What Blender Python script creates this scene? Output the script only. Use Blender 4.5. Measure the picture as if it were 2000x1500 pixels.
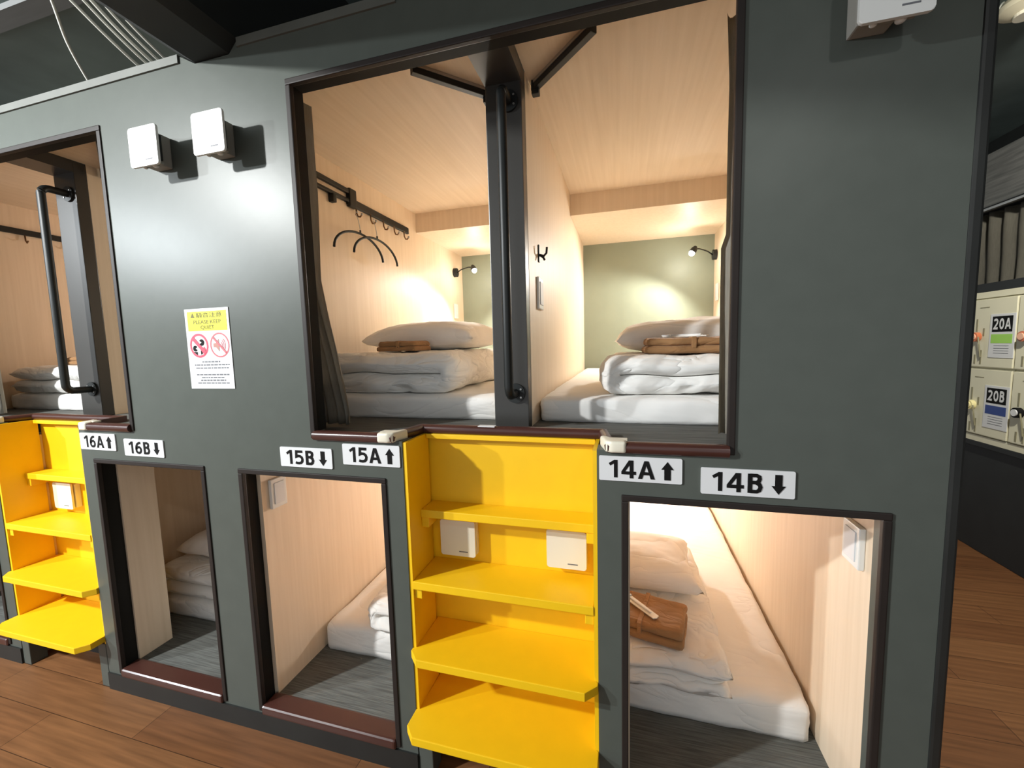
import bpy, bmesh, math, random
from mathutils import Vector, Matrix, noise

random.seed(7)
for o in list(bpy.data.objects):
    bpy.data.objects.remove(o)
S = bpy.context.scene
COL = S.collection

# ------------------------------------------------------------------ camera
cam_d = bpy.data.cameras.new('camera')
cam_d.sensor_fit = 'HORIZONTAL'; cam_d.sensor_width = 36.0
cam_d.lens = 36.0 * 797.867 / 2000.0
cam_d.clip_start = 0.02
cam = bpy.data.objects.new('camera', cam_d); COL.objects.link(cam)
_r = Vector((9.63730979e-01, 2.65520934e-01, -2.68558133e-02))
_d = Vector((-9.49556413e-04, -9.72182128e-02, -9.95262637e-01))
_f = Vector((-2.66873939e-01, 9.59190937e-01, -9.34400763e-02))
_m = Matrix((( _r.x, -_d.x, -_f.x, 0.0), (_r.y, -_d.y, -_f.y, -1.1191), (_r.z, -_d.z, -_f.z, 1.4402), (0, 0, 0, 1)))
cam.matrix_world = _m
S.camera = cam

# ------------------------------------------------------------------ world + exposure
S.view_settings.view_transform = 'Standard'
S.view_settings.look = 'None'
S.view_settings.gamma = 1.0
S.view_settings.use_curve_mapping = False
S.view_settings.exposure = 0.3
S.cycles.max_bounces = 16; S.cycles.diffuse_bounces = 10
W = bpy.data.worlds.new('world'); S.world = W
W.use_nodes = True
W.node_tree.nodes['Background'].inputs[0].default_value = (0.92, 0.97, 1.0, 1)
W.node_tree.nodes['Background'].inputs[1].default_value = 0.65

def spot(name, loc, target, power, angle, blend=0.3, col=(1, 1, 1), rad=0.04):
    l = bpy.data.lights.new(name, 'SPOT'); l.energy = power; l.color = col
    l.spot_size = math.radians(angle); l.spot_blend = blend; l.shadow_soft_size = rad
    o = bpy.data.objects.new(name, l); COL.objects.link(o); o.location = loc
    o.rotation_euler = (Vector(target) - Vector(loc)).to_track_quat('-Z', 'Y').to_euler()
    return o

def point(name, loc, power, col=(1, 1, 1), rad=0.05):
    l = bpy.data.lights.new(name, 'POINT'); l.energy = power; l.color = col; l.shadow_soft_size = rad
    o = bpy.data.objects.new(name, l); COL.objects.link(o); o.location = loc
    return o

# ceiling spots of the corridor (they stand outside the frame)
spot('corridor_spot', (-3.2, -2.15, 2.86), (-1.5, 0.0, 1.0), 500, 150, 0.6, (0.98, 1.0, 0.99), 0.06)
spot('corridor_spot', (-5.8, -3.1, 2.86), (-3.0, 0.0, 1.2), 600, 150, 0.6, (0.90, 0.96, 1.0), 0.06)
spot('corridor_spot', (0.9, -1.95, 2.6), (0.3, 0.0, 0.9), 13, 150, 0.6, (1.0, 0.99, 0.95), 0.05)
spot('corridor_spot', (1.45, 0.6, 2.75), (2.1, 1.7, 0.9), 190, 150, 0.7, (1.0, 0.96, 0.85), 0.05)

# ------------------------------------------------------------------ materials
MATS = {}
def mat(name, col, rough=0.5, var=0.0, scale=(1, 1, 1), nscale=8.0, bump=0.0, bscale=60.0, metal=0.0, spec=0.5, sheen=0.0, detail=4.0, col2=None, emit=None, estr=0.0):
    m = bpy.data.materials.new(name); m.use_nodes = True
    nt = m.node_tree; b = nt.nodes['Principled BSDF']
    b.inputs['Roughness'].default_value = rough
    b.inputs['Metallic'].default_value = metal
    b.inputs['Specular IOR Level'].default_value = spec
    b.inputs['Sheen Weight'].default_value = sheen
    tc = nt.nodes.new('ShaderNodeTexCoord')
    mp = nt.nodes.new('ShaderNodeMapping'); mp.inputs['Scale'].default_value = scale
    nt.links.new(tc.outputs['Object'], mp.inputs['Vector'])
    nz = nt.nodes.new('ShaderNodeTexNoise'); nz.inputs['Scale'].default_value = nscale; nz.inputs['Detail'].default_value = detail
    nt.links.new(mp.outputs[0], nz.inputs['Vector'])
    cr = nt.nodes.new('ShaderNodeValToRGB')
    c2 = col2 or tuple(min(1, c * (1 + var)) for c in col)
    c1 = col if col2 else tuple(c * (1 - var) for c in col)
    cr.color_ramp.elements[0].position = 0.3; cr.color_ramp.elements[0].color = (*c1, 1)
    cr.color_ramp.elements[1].position = 0.7; cr.color_ramp.elements[1].color = (*c2, 1)
    nt.links.new(nz.outputs['Fac'], cr.inputs[0])
    nt.links.new(cr.outputs[0], b.inputs['Base Color'])
    if bump:
        n2 = nt.nodes.new('ShaderNodeTexNoise'); n2.inputs['Scale'].default_value = bscale; n2.inputs['Detail'].default_value = 3
        nt.links.new(mp.outputs[0], n2.inputs['Vector'])
        bp = nt.nodes.new('ShaderNodeBump'); bp.inputs['Strength'].default_value = bump; bp.inputs['Distance'].default_value = 0.004
        nt.links.new(n2.outputs['Fac'], bp.inputs['Height']); nt.links.new(bp.outputs[0], b.inputs['Normal'])
    if emit:
        b.inputs['Emission Color'].default_value = (*emit, 1); b.inputs['Emission Strength'].default_value = estr
    MATS[name] = m
    return m

def wrinkled(m, scale, dist, strength):
    nt = m.node_tree; b = nt.nodes['Principled BSDF']
    tc = nt.nodes.new('ShaderNodeTexCoord'); mp = nt.nodes.new('ShaderNodeMapping'); mp.inputs['Scale'].default_value = (0.7, 1.1, 2.0)
    nt.links.new(tc.outputs['Object'], mp.inputs[0])
    nz = nt.nodes.new('ShaderNodeTexNoise'); nz.inputs['Scale'].default_value = scale; nz.inputs['Detail'].default_value = 2.5; nz.inputs['Distortion'].default_value = 1.2
    nt.links.new(mp.outputs[0], nz.inputs['Vector'])
    m1 = nt.nodes.new('ShaderNodeMath'); m1.operation = 'SUBTRACT'; m1.inputs[1].default_value = 0.5
    m2 = nt.nodes.new('ShaderNodeMath'); m2.operation = 'ABSOLUTE'
    m3 = nt.nodes.new('ShaderNodeMath'); m3.operation = 'POWER'; m3.inputs[1].default_value = 0.6
    nt.links.new(nz.outputs['Fac'], m1.inputs[0]); nt.links.new(m1.outputs[0], m2.inputs[0]); nt.links.new(m2.outputs[0], m3.inputs[0])
    bp = nt.nodes.new('ShaderNodeBump'); bp.inputs['Strength'].default_value = strength; bp.inputs['Distance'].default_value = dist
    nt.links.new(m3.outputs[0], bp.inputs['Height']); nt.links.new(bp.outputs[0], b.inputs['Normal'])

def plank_mat():
    m = bpy.data.materials.new('floor_planks'); m.use_nodes = True
    nt = m.node_tree; b = nt.nodes['Principled BSDF']; b.inputs['Roughness'].default_value = 0.42; b.inputs['Specular IOR Level'].default_value = 0.3
    tc = nt.nodes.new('ShaderNodeTexCoord')
    mp = nt.nodes.new('ShaderNodeMapping'); mp.inputs['Rotation'].default_value = (0, 0, 0)
    nt.links.new(tc.outputs['Object'], mp.inputs[0])
    br = nt.nodes.new('ShaderNodeTexBrick'); br.inputs['Scale'].default_value = 1.0
    br.inputs['Brick Width'].default_value = 0.9; br.inputs['Row Height'].default_value = 0.15
    br.inputs['Mortar Size'].default_value = 0.0012; br.inputs['Mortar'].default_value = (0.04, 0.018, 0.008, 1)
    br.inputs['Color1'].default_value = (0.145, 0.06, 0.024, 1); br.inputs['Color2'].default_value = (0.19, 0.085, 0.034, 1)
    nt.links.new(mp.outputs[0], br.inputs['Vector'])
    mp2 = nt.nodes.new('ShaderNodeMapping'); mp2.inputs['Scale'].default_value = (1.6, 30, 1)
    nt.links.new(tc.outputs['Object'], mp2.inputs[0])
    nz = nt.nodes.new('ShaderNodeTexNoise'); nz.inputs['Scale'].default_value = 2.0; nz.inputs['Detail'].default_value = 6
    nt.links.new(mp2.outputs[0], nz.inputs['Vector'])
    mx = nt.nodes.new('ShaderNodeMixRGB'); mx.blend_type = 'OVERLAY'; mx.inputs[0].default_value = 0.6
    nt.links.new(br.outputs['Color'], mx.inputs[1]); nt.links.new(nz.outputs['Fac'], mx.inputs[2])
    nt.links.new(mx.outputs[0], b.inputs['Base Color'])
    return m

def carpet_mat():
    m = bpy.data.materials.new('grey_woven_carpet'); m.use_nodes = True
    nt = m.node_tree; b = nt.nodes['Principled BSDF']; b.inputs['Roughness'].default_value = 0.85
    b.inputs['Specular IOR Level'].default_value = 0.25
    tc = nt.nodes.new('ShaderNodeTexCoord')
    mp = nt.nodes.new('ShaderNodeMapping'); mp.inputs['Scale'].default_value = (6, 170, 1)
    nt.links.new(tc.outputs['Object'], mp.inputs[0])
    nz = nt.nodes.new('ShaderNodeTexNoise'); nz.inputs['Scale'].default_value = 1.2; nz.inputs['Detail'].default_value = 4
    nt.links.new(mp.outputs[0], nz.inputs['Vector'])
    cr = nt.nodes.new('ShaderNodeValToRGB')
    cr.color_ramp.elements[0].position = 0.35; cr.color_ramp.elements[0].color = (0.078, 0.08, 0.075, 1)
    cr.color_ramp.elements[1].position = 0.7; cr.color_ramp.elements[1].color = (0.155, 0.16, 0.15, 1)
    nt.links.new(nz.outputs['Fac'], cr.inputs[0]); nt.links.new(cr.outputs[0], b.inputs['Base Color'])
    bp = nt.nodes.new('ShaderNodeBump'); bp.inputs['Strength'].default_value = 0.3; bp.inputs['Distance'].default_value = 0.003
    nt.links.new(nz.outputs['Fac'], bp.inputs['Height']); nt.links.new(bp.outputs[0], b.inputs['Normal'])
    return m

M_wall = mat('charcoal_paint', (0.080, 0.090, 0.079), 0.36, 0.04, (1, 1, 1), 14, 0.03, 40, spec=0.20)
M_wood = mat('light_oak_veneer', (0.70, 0.57, 0.42), 0.5, 0, (38, 38, 1.3), 1.6, col2=(0.76, 0.63, 0.48), detail=6)
M_woodc = mat('light_oak_ceiling', (0.70, 0.57, 0.42), 0.6, 0, (38, 1.3, 38), 1.6, col2=(0.76, 0.63, 0.48), detail=6)
M_green = mat('sage_green_panel', (0.235, 0.265, 0.20), 0.5, 0.03)
M_yellow = mat('yellow_paint', (0.84, 0.51, 0.003), 0.5, 0.02, nscale=20)
M_revshade = mat('reveal_shade_black', (0.012, 0.012, 0.011), 0.6, 0.1, spec=0.12)  # shade of the unlit reveals put into the colour
M_trimd = mat('dark_brown_frame', (0.022, 0.017, 0.015), 0.5, 0.1, spec=0.2)
M_sill = mat('reddish_brown_nosing', (0.060, 0.022, 0.017), 0.28, 0.1)
M_black = mat('black_metal', (0.010, 0.012, 0.012), 0.45, 0.1, spec=0.35)
M_post = mat('black_brown_post', (0.035, 0.033, 0.030), 0.35, 0.05)
M_dark = mat('black_paint', (0.012, 0.014, 0.014), 0.6, 0.15)
M_kick = mat('black_kickboard', (0.010, 0.011, 0.010), 0.55, 0.2)
M_white = mat('white_plastic', (0.72, 0.73, 0.71), 0.4, 0.01)
M_cream = mat('cream_plastic', (0.72, 0.68, 0.56), 0.45, 0.01)
M_greyp = mat('grey_plastic', (0.30, 0.29, 0.26), 0.5, 0.03)
M_linen = mat('white_linen', (0.82, 0.81, 0.79), 0.85, 0.015, bump=0.12, bscale=40, spec=0.2, sheen=0.1)
M_cotton = mat('white_cotton_duvet', (0.82, 0.81, 0.785), 0.85, 0.015, bump=0.18, bscale=28, spec=0.2, sheen=0.1)
M_brown = mat('brown_cotton', (0.33, 0.18, 0.08), 0.85, 0.1, nscale=12, bump=0.3, bscale=60, spec=0.2, sheen=0.1)
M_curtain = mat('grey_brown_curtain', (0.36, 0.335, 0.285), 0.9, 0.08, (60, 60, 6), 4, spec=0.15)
M_paper = mat('white_paper', (0.66, 0.67, 0.68), 0.55, 0.01)
M_ink = mat('black_ink', (0.006, 0.006, 0.006), 0.7, 0.05, spec=0.15)
M_inkg = mat('grey_ink', (0.13, 0.135, 0.15), 0.6, 0.05)
M_olive = mat('olive_ink', (0.10, 0.09, 0.004), 0.6, 0.05)
M_yel2 = mat('bright_yellow_ink', (0.74, 0.70, 0.006), 0.55, 0.02)
M_red = mat('red_ink', (0.72, 0.05, 0.10), 0.55, 0.03)
M_pinkr = mat('pale_red_ink', (0.55, 0.11, 0.13), 0.55, 0.03)
M_brn = mat('brown_ink', (0.42, 0.19, 0.15), 0.55, 0.03)
M_lock = mat('cream_steel', (0.70, 0.67, 0.50), 0.45, 0.02)
M_lockd = mat('olive_grey_slot', (0.25, 0.23, 0.14), 0.5, 0.05)
M_greenl = mat('green_ink', (0.33, 0.62, 0.10), 0.5, 0.03)
M_blue = mat('navy_ink', (0.02, 0.05, 0.22), 0.5, 0.03)
M_orange = mat('orange_plastic', (0.55, 0.16, 0.07), 0.4, 0.05)
M_peach = mat('peach_plastic', (0.80, 0.45, 0.30), 0.4, 0.03)
M_paleyel = mat('pale_yellow_plastic', (0.78, 0.70, 0.36), 0.4, 0.03)
M_cable = mat('off_white_cable', (0.55, 0.56, 0.50), 0.5, 0.05)
M_steel = mat('dull_steel', (0.45, 0.45, 0.44), 0.35, 0.05, metal=0.8)
M_brass = mat('brown_metal_hook', (0.20, 0.11, 0.05), 0.35, 0.05, metal=0.5)
M_ceil = mat('dark_ceiling_paint', (0.13, 0.17, 0.165), 0.8, 0.2, nscale=3)
M_ceilg = mat('grey_ceiling_board', (0.13, 0.135, 0.135), 0.7, 0.1, (1, 12, 1), 4)
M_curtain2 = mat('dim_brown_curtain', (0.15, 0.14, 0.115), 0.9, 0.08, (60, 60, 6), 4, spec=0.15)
M_board = mat('grey_grain_board', (0.055, 0.057, 0.054), 0.6, 0, (1, 1.5, 22), 3, col2=(0.11, 0.11, 0.105))
M_edge = mat('pale_wall_edge', (0.10, 0.105, 0.092), 0.6, 0.1)
M_bulb = mat('lamp_bulb', (1, 1, 1), 0.4, emit=(1, 0.98, 0.95), estr=60)
M_film = mat('clear_film', (0.8, 0.78, 0.72), 0.15, 0.05, spec=0.8)
wrinkled(M_cotton, 5.0, 0.035, 0.55); wrinkled(M_linen, 3.5, 0.02, 0.4); wrinkled(M_brown, 12, 0.012, 0.5)
M_floor = plank_mat()
M_carpet = carpet_mat()
M_amber = mat('ceiling_lamp_cream', (0.80, 0.74, 0.55), 0.5, 0.02)

# ------------------------------------------------------------------ mesh helpers
class MB:
    def __init__(s): s.bm = bmesh.new()
    def box(s, x0, x1, y0, y1, z0, z1, bev=0.0, seg=2):
        v = [s.bm.verts.new((x, y, z)) for x in (x0, x1) for y in (y0, y1) for z in (z0, z1)]
        q = [(0, 1, 3, 2), (4, 6, 7, 5), (0, 4, 5, 1), (2, 3, 7, 6), (0, 2, 6, 4), (1, 5, 7, 3)]
        f = [s.bm.faces.new([v[i] for i in k]) for k in q]
        if bev:
            es = list({e for g in f for e in g.edges})
            bmesh.ops.bevel(s.bm, geom=es, offset=bev, segments=seg, affect='EDGES', profile=0.6)
        return s
    def prism(s, pts, h0, h1, axis='z', bev=0.0):
        n = len(pts)
        def P(p, h): return {'z': (p[0], p[1], h), 'y': (p[0], h, p[1]), 'x': (h, p[0], p[1])}[axis]
        a = [s.bm.verts.new(P(p, h0)) for p in pts]; b = [s.bm.verts.new(P(p, h1)) for p in pts]
        f = [s.bm.faces.new(a[::-1]), s.bm.faces.new(b)]
        for i in range(n):
            f.append(s.bm.faces.new((a[i], a[(i + 1) % n], b[(i + 1) % n], b[i])))
        if bev:
            es = list(f[0].edges) + list(f[1].edges)
            bmesh.ops.bevel(s.bm, geom=es, offset=bev, segments=2, affect='EDGES', profile=0.6)
        return s
    def tube(s, path, r, n=10, cap=True, rs=None):
        path = [Vector(p) for p in path]; rings = []
        up = Vector((0.123, 0.35, 0.93)).normalized()
        for i, p in enumerate(path):
            t = (path[min(i + 1, len(path) - 1)] - path[max(i - 1, 0)]).normalized()
            a = t.cross(up)
            if a.length < 1e-3: a = t.cross(Vector((1, 0, 0)))
            a.normalize(); b = t.cross(a).normalized()
            rr = rs[i] if rs else r
            rings.append([s.bm.verts.new(p + (a * math.cos(k * 2 * math.pi / n) + b * math.sin(k * 2 * math.pi / n)) * rr) for k in range(n)])
        for i in range(len(rings) - 1):
            for k in range(n):
                s.bm.faces.new((rings[i][k], rings[i][(k + 1) % n], rings[i + 1][(k + 1) % n], rings[i + 1][k]))
        if cap:
            s.bm.faces.new(rings[0][::-1]); s.bm.faces.new(rings[-1])
        return s
    def cyl(s, a, b, r, n=20, r2=None):
        return s.tube([a, b], r, n, True, [r, r if r2 is None else r2])
    def sphere(s, c, r, sc=(1, 1, 1), n=14):
        mtx = Matrix.Translation(c) @ Matrix.Diagonal((r * sc[0], r * sc[1], r * sc[2], 1))
        bmesh.ops.create_uvsphere(s.bm, u_segments=n, v_segments=n // 2 + 2, radius=1, matrix=mtx)
        return s
    def flat(s, pts3):
        s.bm.faces.new([s.bm.verts.new(p) for p in pts3]); return s
    def build(s, name, m, parent=None, smooth=False, loc=None):
        bmesh.ops.recalc_face_normals(s.bm, faces=s.bm.faces[:])
        me = bpy.data.meshes.new(name)
        if parent is not None and parent.get('_o') is not None:
            off = Vector(parent['_o']); 
            for v in s.bm.verts: v.co -= off
        s.bm.to_mesh(me); s.bm.free()
        if isinstance(m, (list, tuple)):
            for k in m: me.materials.append(k)
        else: me.materials.append(m)
        if smooth:
            for p in me.polygons: p.use_smooth = True
        o = bpy.data.objects.new(name, me); COL.objects.link(o)
        if parent is not None:
            o.parent = parent
            if parent.get('_o') is not None: o['_o'] = tuple(parent['_o'])
        return o

def tag(o, label, cat, group=None, kind=None):
    o['label'] = label; o['category'] = cat
    if group: o['group'] = group
    if kind: o['kind'] = kind
    return o
def thing(name, label, cat, loc, group=None):
    o = bpy.data.objects.new(name, None); COL.objects.link(o); o.location = loc
    o['_o'] = tuple(loc)
    return tag(o, label, cat, group)
def struct(name, mb, m, smooth=False):
    o = mb.build(name, m, None, smooth); o['kind'] = 'structure'; return o
def smooth_by_angle(o, deg=35):
    me = o.data
    for p in me.polygons: p.use_smooth = True
    bm = bmesh.new(); bm.from_mesh(me)
    for e in bm.edges:
        if len(e.link_faces) == 2 and e.calc_face_angle() > math.radians(deg): e.smooth = False
    bm.to_mesh(me); bm.free()
    return o
def copy_tree(src, dloc, label, group=None):
    c = src.copy(); COL.objects.link(c); c.location = Vector(src.location) + Vector(dloc); c['label'] = label
    if group: c['group'] = group
    def rec(a, b):
        for ch in list(a.children):
            k = ch.copy(); k.parent = b; COL.objects.link(k); rec(ch, k)
    rec(src, c)
    return c

def text_mesh(txt, size, offset=0.0, ext=0.0, align='CENTER', xs=1.0):
    cu = bpy.data.curves.new('lettering', 'FONT'); cu.body = txt; cu.size = size; cu.offset = offset; cu.extrude = ext
    cu.align_x = align; cu.align_y = 'CENTER'; cu.resolution_u = 4
    o = bpy.data.objects.new('tmp', cu); COL.objects.link(o)
    bpy.context.view_layer.update()
    me = bpy.data.meshes.new_from_object(o.evaluated_get(bpy.context.evaluated_depsgraph_get()))
    bpy.data.objects.remove(o); bpy.data.curves.remove(cu)
    xsv = [v.co.x for v in me.vertices]; ysv = [v.co.y for v in me.vertices]
    return me, (min(xsv), max(xsv), min(ysv), max(ysv)) if xsv else None
def text_on(txt, cx, cz, w, h, y, m, parent, name='lettering', offset=0.0, facing='y'):
    """letters fitted into a w x h box centred on (cx, cz); facing 'y': reads from -y; 'x': reads from -x (cx is then a y value)"""
    me, bb = text_mesh(txt, 1.0, offset)
    sx = w / (bb[1] - bb[0]); sz = h / (bb[3] - bb[2]); mx = (bb[0] + bb[1]) / 2; mz = (bb[2] + bb[3]) / 2
    off = Vector(parent['_o']) if parent.get('_o') is not None else Vector((0, 0, 0))
    for v in me.vertices:
        a = (v.co.x - mx) * sx; b = (v.co.y - mz) * sz
        p = Vector((cx + a, y, cz + b)) if facing == 'y' else Vector((y, cx - a, cz + b))
        v.co = p - off
    me.materials.clear(); me.materials.append(m)
    o = bpy.data.objects.new(name, me); COL.objects.link(o); o.parent = parent
    return o

# ------------------------------------------------------------------ setting: corridor
struct('floor', MB().box(-7, 3.4, -3.6, 4.6, -0.06, 0.0), M_floor)
struct('ceiling', MB().box(-7, 3.4, -3.6, 4.6, 2.98, 3.06), M_ceil)
struct('wall_right', MB().box(2.86, 2.96, -3.6, 4.6, 0, 2.98), M_dark)
struct('wall_far', MB().box(0.7, 2.86, 4.5, 4.6, 0, 2.98), M_dark)

# front wall panel with openings (cells, then the duct notch is bevelled)
PT = 0.06
U1 = (-1.01, 0.262, 1.15, 2.275); U2 = (-3.16, -1.845, 1.15, 2.275)
L1o = (-2.088, -1.505, 0.085, 1.024); L2o = (-1.338, -0.742, 0.085, 1.024); L3o = (-0.006, 0.596, 0.085, 1.024)
L0o = (-3.42, -2.83, 0.085, 1.024)
A1 = (-0.675, -0.075, 0.0, 1.15); A2 = (-2.757, -2.165, 0.0, 1.15)
NOTCH = (-1.433, -1.189, 2.395, 2.6)
holes = [U1, U2, L1o, L2o, L3o, L0o, A1, A2, NOTCH]
def panel(x0, x1, z0, z1, holes, y0, y1):
    xs = sorted({x0, x1, *[h[0] for h in holes], *[h[1] for h in holes]}); xs = [x for x in xs if x0 <= x <= x1]
    zs = sorted({z0, z1, *[h[2] for h in holes], *[h[3] for h in holes]}); zs = [z for z in zs if z0 <= z <= z1]
    bm = bmesh.new(); V = {}
    def vv(i, j):
        if (i, j) not in V: V[(i, j)] = bm.verts.new((xs[i], y0, zs[j]))
        return V[(i, j)]
    for i in range(len(xs) - 1):
        for j in range(len(zs) - 1):
            cx = (xs[i] + xs[i + 1]) / 2; cz = (zs[j] + zs[j + 1]) / 2
            if any(h[0] < cx < h[1] and h[2] < cz < h[3] for h in holes): continue
            bm.faces.new((vv(i, j), vv(i + 1, j), vv(i + 1, j + 1), vv(i, j + 1)))
    for (i, j), v in V.items():
        if abs(zs[j] - NOTCH[2]) < 1e-6:
            if abs(xs[i] - NOTCH[0]) < 1e-6: v.co.x = -1.368
            if abs(xs[i] - NOTCH[1]) < 1e-6: v.co.x = -1.225
    r = bmesh.ops.extrude_face_region(bm, geom=bm.faces[:])
    for g in r['geom']:
        if isinstance(g, bmesh.types.BMVert): g.co.y = y1
    mb = MB(); mb.bm.free(); mb.bm = bm
    return mb
struct('wall_front', panel(-7, 0.70, 0, 2.43, holes, 0.0, PT), M_wall)

tn = [0]
def trim(mb, m, smooth=False):
    tn[0] += 1
    return struct('trim_%d' % tn[0], mb, m, smooth)
# pale top edge of the wall
trim(MB().box(-7, -1.436, -0.006, 0.07, 2.408, 2.434), M_edge)
trim(MB().box(-1.186, -0.62, -0.006, 0.07, 2.408, 2.434), M_edge)
# opening frames
def frame(h, w=0.018, m=M_trimd, bottom=True, sides='lrt'):
    mb = MB(); x0, x1, z0, z1 = h; p = 0.005
    if 'l' in sides: mb.box(x0 - 0.004, x0 + w - 0.004, -p, 0.012, z0, z1 - w + 0.004, 0.003)
    if 'r' in sides: mb.box(x1 - w + 0.004, x1 + 0.004, -p, 0.012, z0, z1 - w + 0.004, 0.003)
    if 't' in sides: mb.box(x0 - 0.004, x1 + 0.004, -p, 0.012, z1 - w + 0.004, z1 + 0.004, 0.003)
    trim(mb, m)
    mb = MB(); e = 0.003  # thin black sheets over the reveals, painted-in shade of jambs and head
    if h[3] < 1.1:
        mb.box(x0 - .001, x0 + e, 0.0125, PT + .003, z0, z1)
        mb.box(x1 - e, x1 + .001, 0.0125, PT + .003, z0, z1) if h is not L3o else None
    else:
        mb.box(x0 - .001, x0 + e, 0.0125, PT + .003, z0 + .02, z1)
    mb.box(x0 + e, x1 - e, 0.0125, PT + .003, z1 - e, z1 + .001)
    trim(mb, M_revshade)
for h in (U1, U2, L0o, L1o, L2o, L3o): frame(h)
# kick boards and rounded sill nosings of the lower openings
for h in (L0o, L1o, L2o, L3o):
    trim(MB().box(h[0] + 0.012, h[1] - 0.012, -0.012, 0.062, 0.075, 0.112, 0.011, 3), M_sill, False)
bb = MB()
for a, b in ((-7, A2[0]), (A2[1], A1[0]), (A1[1], 0.70)):
    bb.box(a, b, -0.006, 0.0, 0, 0.075)
struct('baseboard_front', bb, M_kick)
# dark corner strip on the right end of the block
trim(MB().box(0.70, 0.724, -0.004, 0.08, 0, 2.43, 0.006), M_kick)
# dark duct beam notched through the top of the wall
trim(MB().prism([(-1.433, 2.98), (-1.433, 2.436), (-1.368, 2.398), (-1.225, 2.398), (-1.189, 2.436), (-1.189, 2.98)], -3.5, 4.4, 'y'), M_dark)
# grey strips under the dark ceiling
trim(MB().box(-7, -1.45, 0.155, 0.235, 2.955, 2.98), M_ceilg)

# ------------------------------------------------------------------ setting: pods
YB = 2.28; ZC = 2.347; ZD = 1.15; ZF = 0.10
# full partitions between the pods (oak faces)
def wood_wall(name, x0, x1, y0, y1, z0, z1): return struct(name, MB().box(x0, x1, y0, y1, z0, z1), M_wood)
wood_wall('wall_partition', -0.447, -0.322, 0.30, YB, ZD, ZC)
wood_wall('wall_partition', -1.46, -1.37, PT + .004, YB, ZD, ZC)
wood_wall('wall_partition', -2.60, -2.46, 0.30, YB, ZD, ZC)
wood_wall('wall_partition', -3.60, -3.50, PT + .004, YB, ZD, ZC)
wood_wall('wall_partition', 0.64, 0.70, PT + .004, YB, ZD, ZC)
wood_wall('wall_partition', 0.613, 0.70, PT + .004, YB, 0, 1.07)
wood_wall('wall_partition', -1.44, -1.318, PT + .004, YB, 0, 1.07)
wood_wall('wall_partition', -0.41, -0.33, 0.21, YB, 0, 1.07)
wood_wall('wall_partition', -2.50, -2.43, 0.21, YB, 0, 1.07)
wood_wall('wall_partition', -3.60, -3.50, PT + .004, YB, 0, 1.07)
for ax in (A1, A2):                                   # short side walls of the two stair recesses
    wood_wall('wall_recess', ax[1] + 0.0, ax[1] + 0.088, PT + .004, 0.20, 0, 1.07)
    wood_wall('wall_recess', ax[0] - 0.05, ax[0], PT + .004, 0.20, 0, 1.07)
struct('wall_end', MB().box(0.70, 0.712, 0.08, 2.4, 0, 2.43), M_wall)
struct('wall_back', MB().box(-7, 0.70, YB, YB + 0.08, ZD, ZC), M_green)
struct('wall_back', MB().box(-7, 0.70, YB, YB + 0.08, 0, 1.07), M_wood)
# oak pod ceilings and the lowered soffit at the back
for a, b in ((-0.322, 0.64), (-1.37, -0.447), (-2.46, -1.46), (-3.50, -2.60)):
    struct('ceiling', MB().box(a, b, PT + .004, YB, ZC, ZC + 0.04), M_woodc)
    tn[0] += 1
    struct('trim_%d' % tn[0], MB().box(a, b, 1.475, YB, 2.222, ZC), M_wood)
struct('ceiling', MB().box(-3.50, 0.613, 0.20, YB, 1.045, 1.07), M_woodc)
# carpeted sleeping decks: one upper slab with the two stair notches, one lower slab
NY = 0.152
pts = [(-3.6, PT)]
for a in (A2, A1):
    pts += [(a[0] - 0.03, PT), (a[0] - 0.006, NY), (a[1] + 0.006, NY), (a[1] + 0.03, PT)]
pts += [(0.64, PT), (0.64, YB), (-3.6, YB)]
struct('floor', MB().prism([(x, y if y > PT + 1e-6 or x in (-3.6, .64) else 0.008) if y == PT else (x, y) for x, y in pts], 1.132, ZD, 'z'), M_carpet)
struct('floor', MB().box(-3.5, 0.613, 0.20, YB, 0.0, ZF).box(-3.42, -2.83, 0.05, 0.20, 0, ZF).box(-2.08, -1.505, 0.05, 0.20, 0, ZF)
       .box(-1.32, -0.742, 0.05, 0.20, 0, ZF).box(0.0, 0.61, 0.05, 0.20, 0, ZF), M_carpet)
# posts and header beams at the partitions
for x0, x1 in ((-0.447, -0.323), (-2.60, -2.46)):
    tn[0] += 1
    struct('trim_%d' % tn[0], MB().box(x0, x1, 0.25, 0.30, ZD, 2.347, 0.003).box(x0, x1, PT + .004, 0.25, 2.295, 2.347), M_post)

# rounded reddish nosing running round the deck edge and the stair notches
def nosing(path):
    mb = MB(); 
    for i in range(len(path) - 1):
        a = Vector(path[i]); b = Vector(path[i + 1]); d = (b - a).normalized(); n = Vector((d.y, -d.x, 0))
        e0 = a - d * (0.006 if i else 0); e1 = b + d * (0.006 if i < len(path) - 2 else 0)
        prof = [(-0.012, -0.014), (0.006, -0.016), (0.014, -0.008), (0.015, 0.004), (0.010, 0.012), (0.0, 0.015), (-0.012, 0.014)]
        ra = [mb.bm.verts.new(e0 + n * p[0] + Vector((0, 0, p[1]))) for p in prof]
        rb = [mb.bm.verts.new(e1 + n * p[0] + Vector((0, 0, p[1]))) for p in prof]
        k = len(prof)
        for j in range(k): mb.bm.faces.new((ra[j], ra[(j + 1) % k], rb[(j + 1) % k], rb[j]))
        mb.bm.faces.new(ra); mb.bm.faces.new(rb[::-1])
    return mb
zn = 1.161
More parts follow.
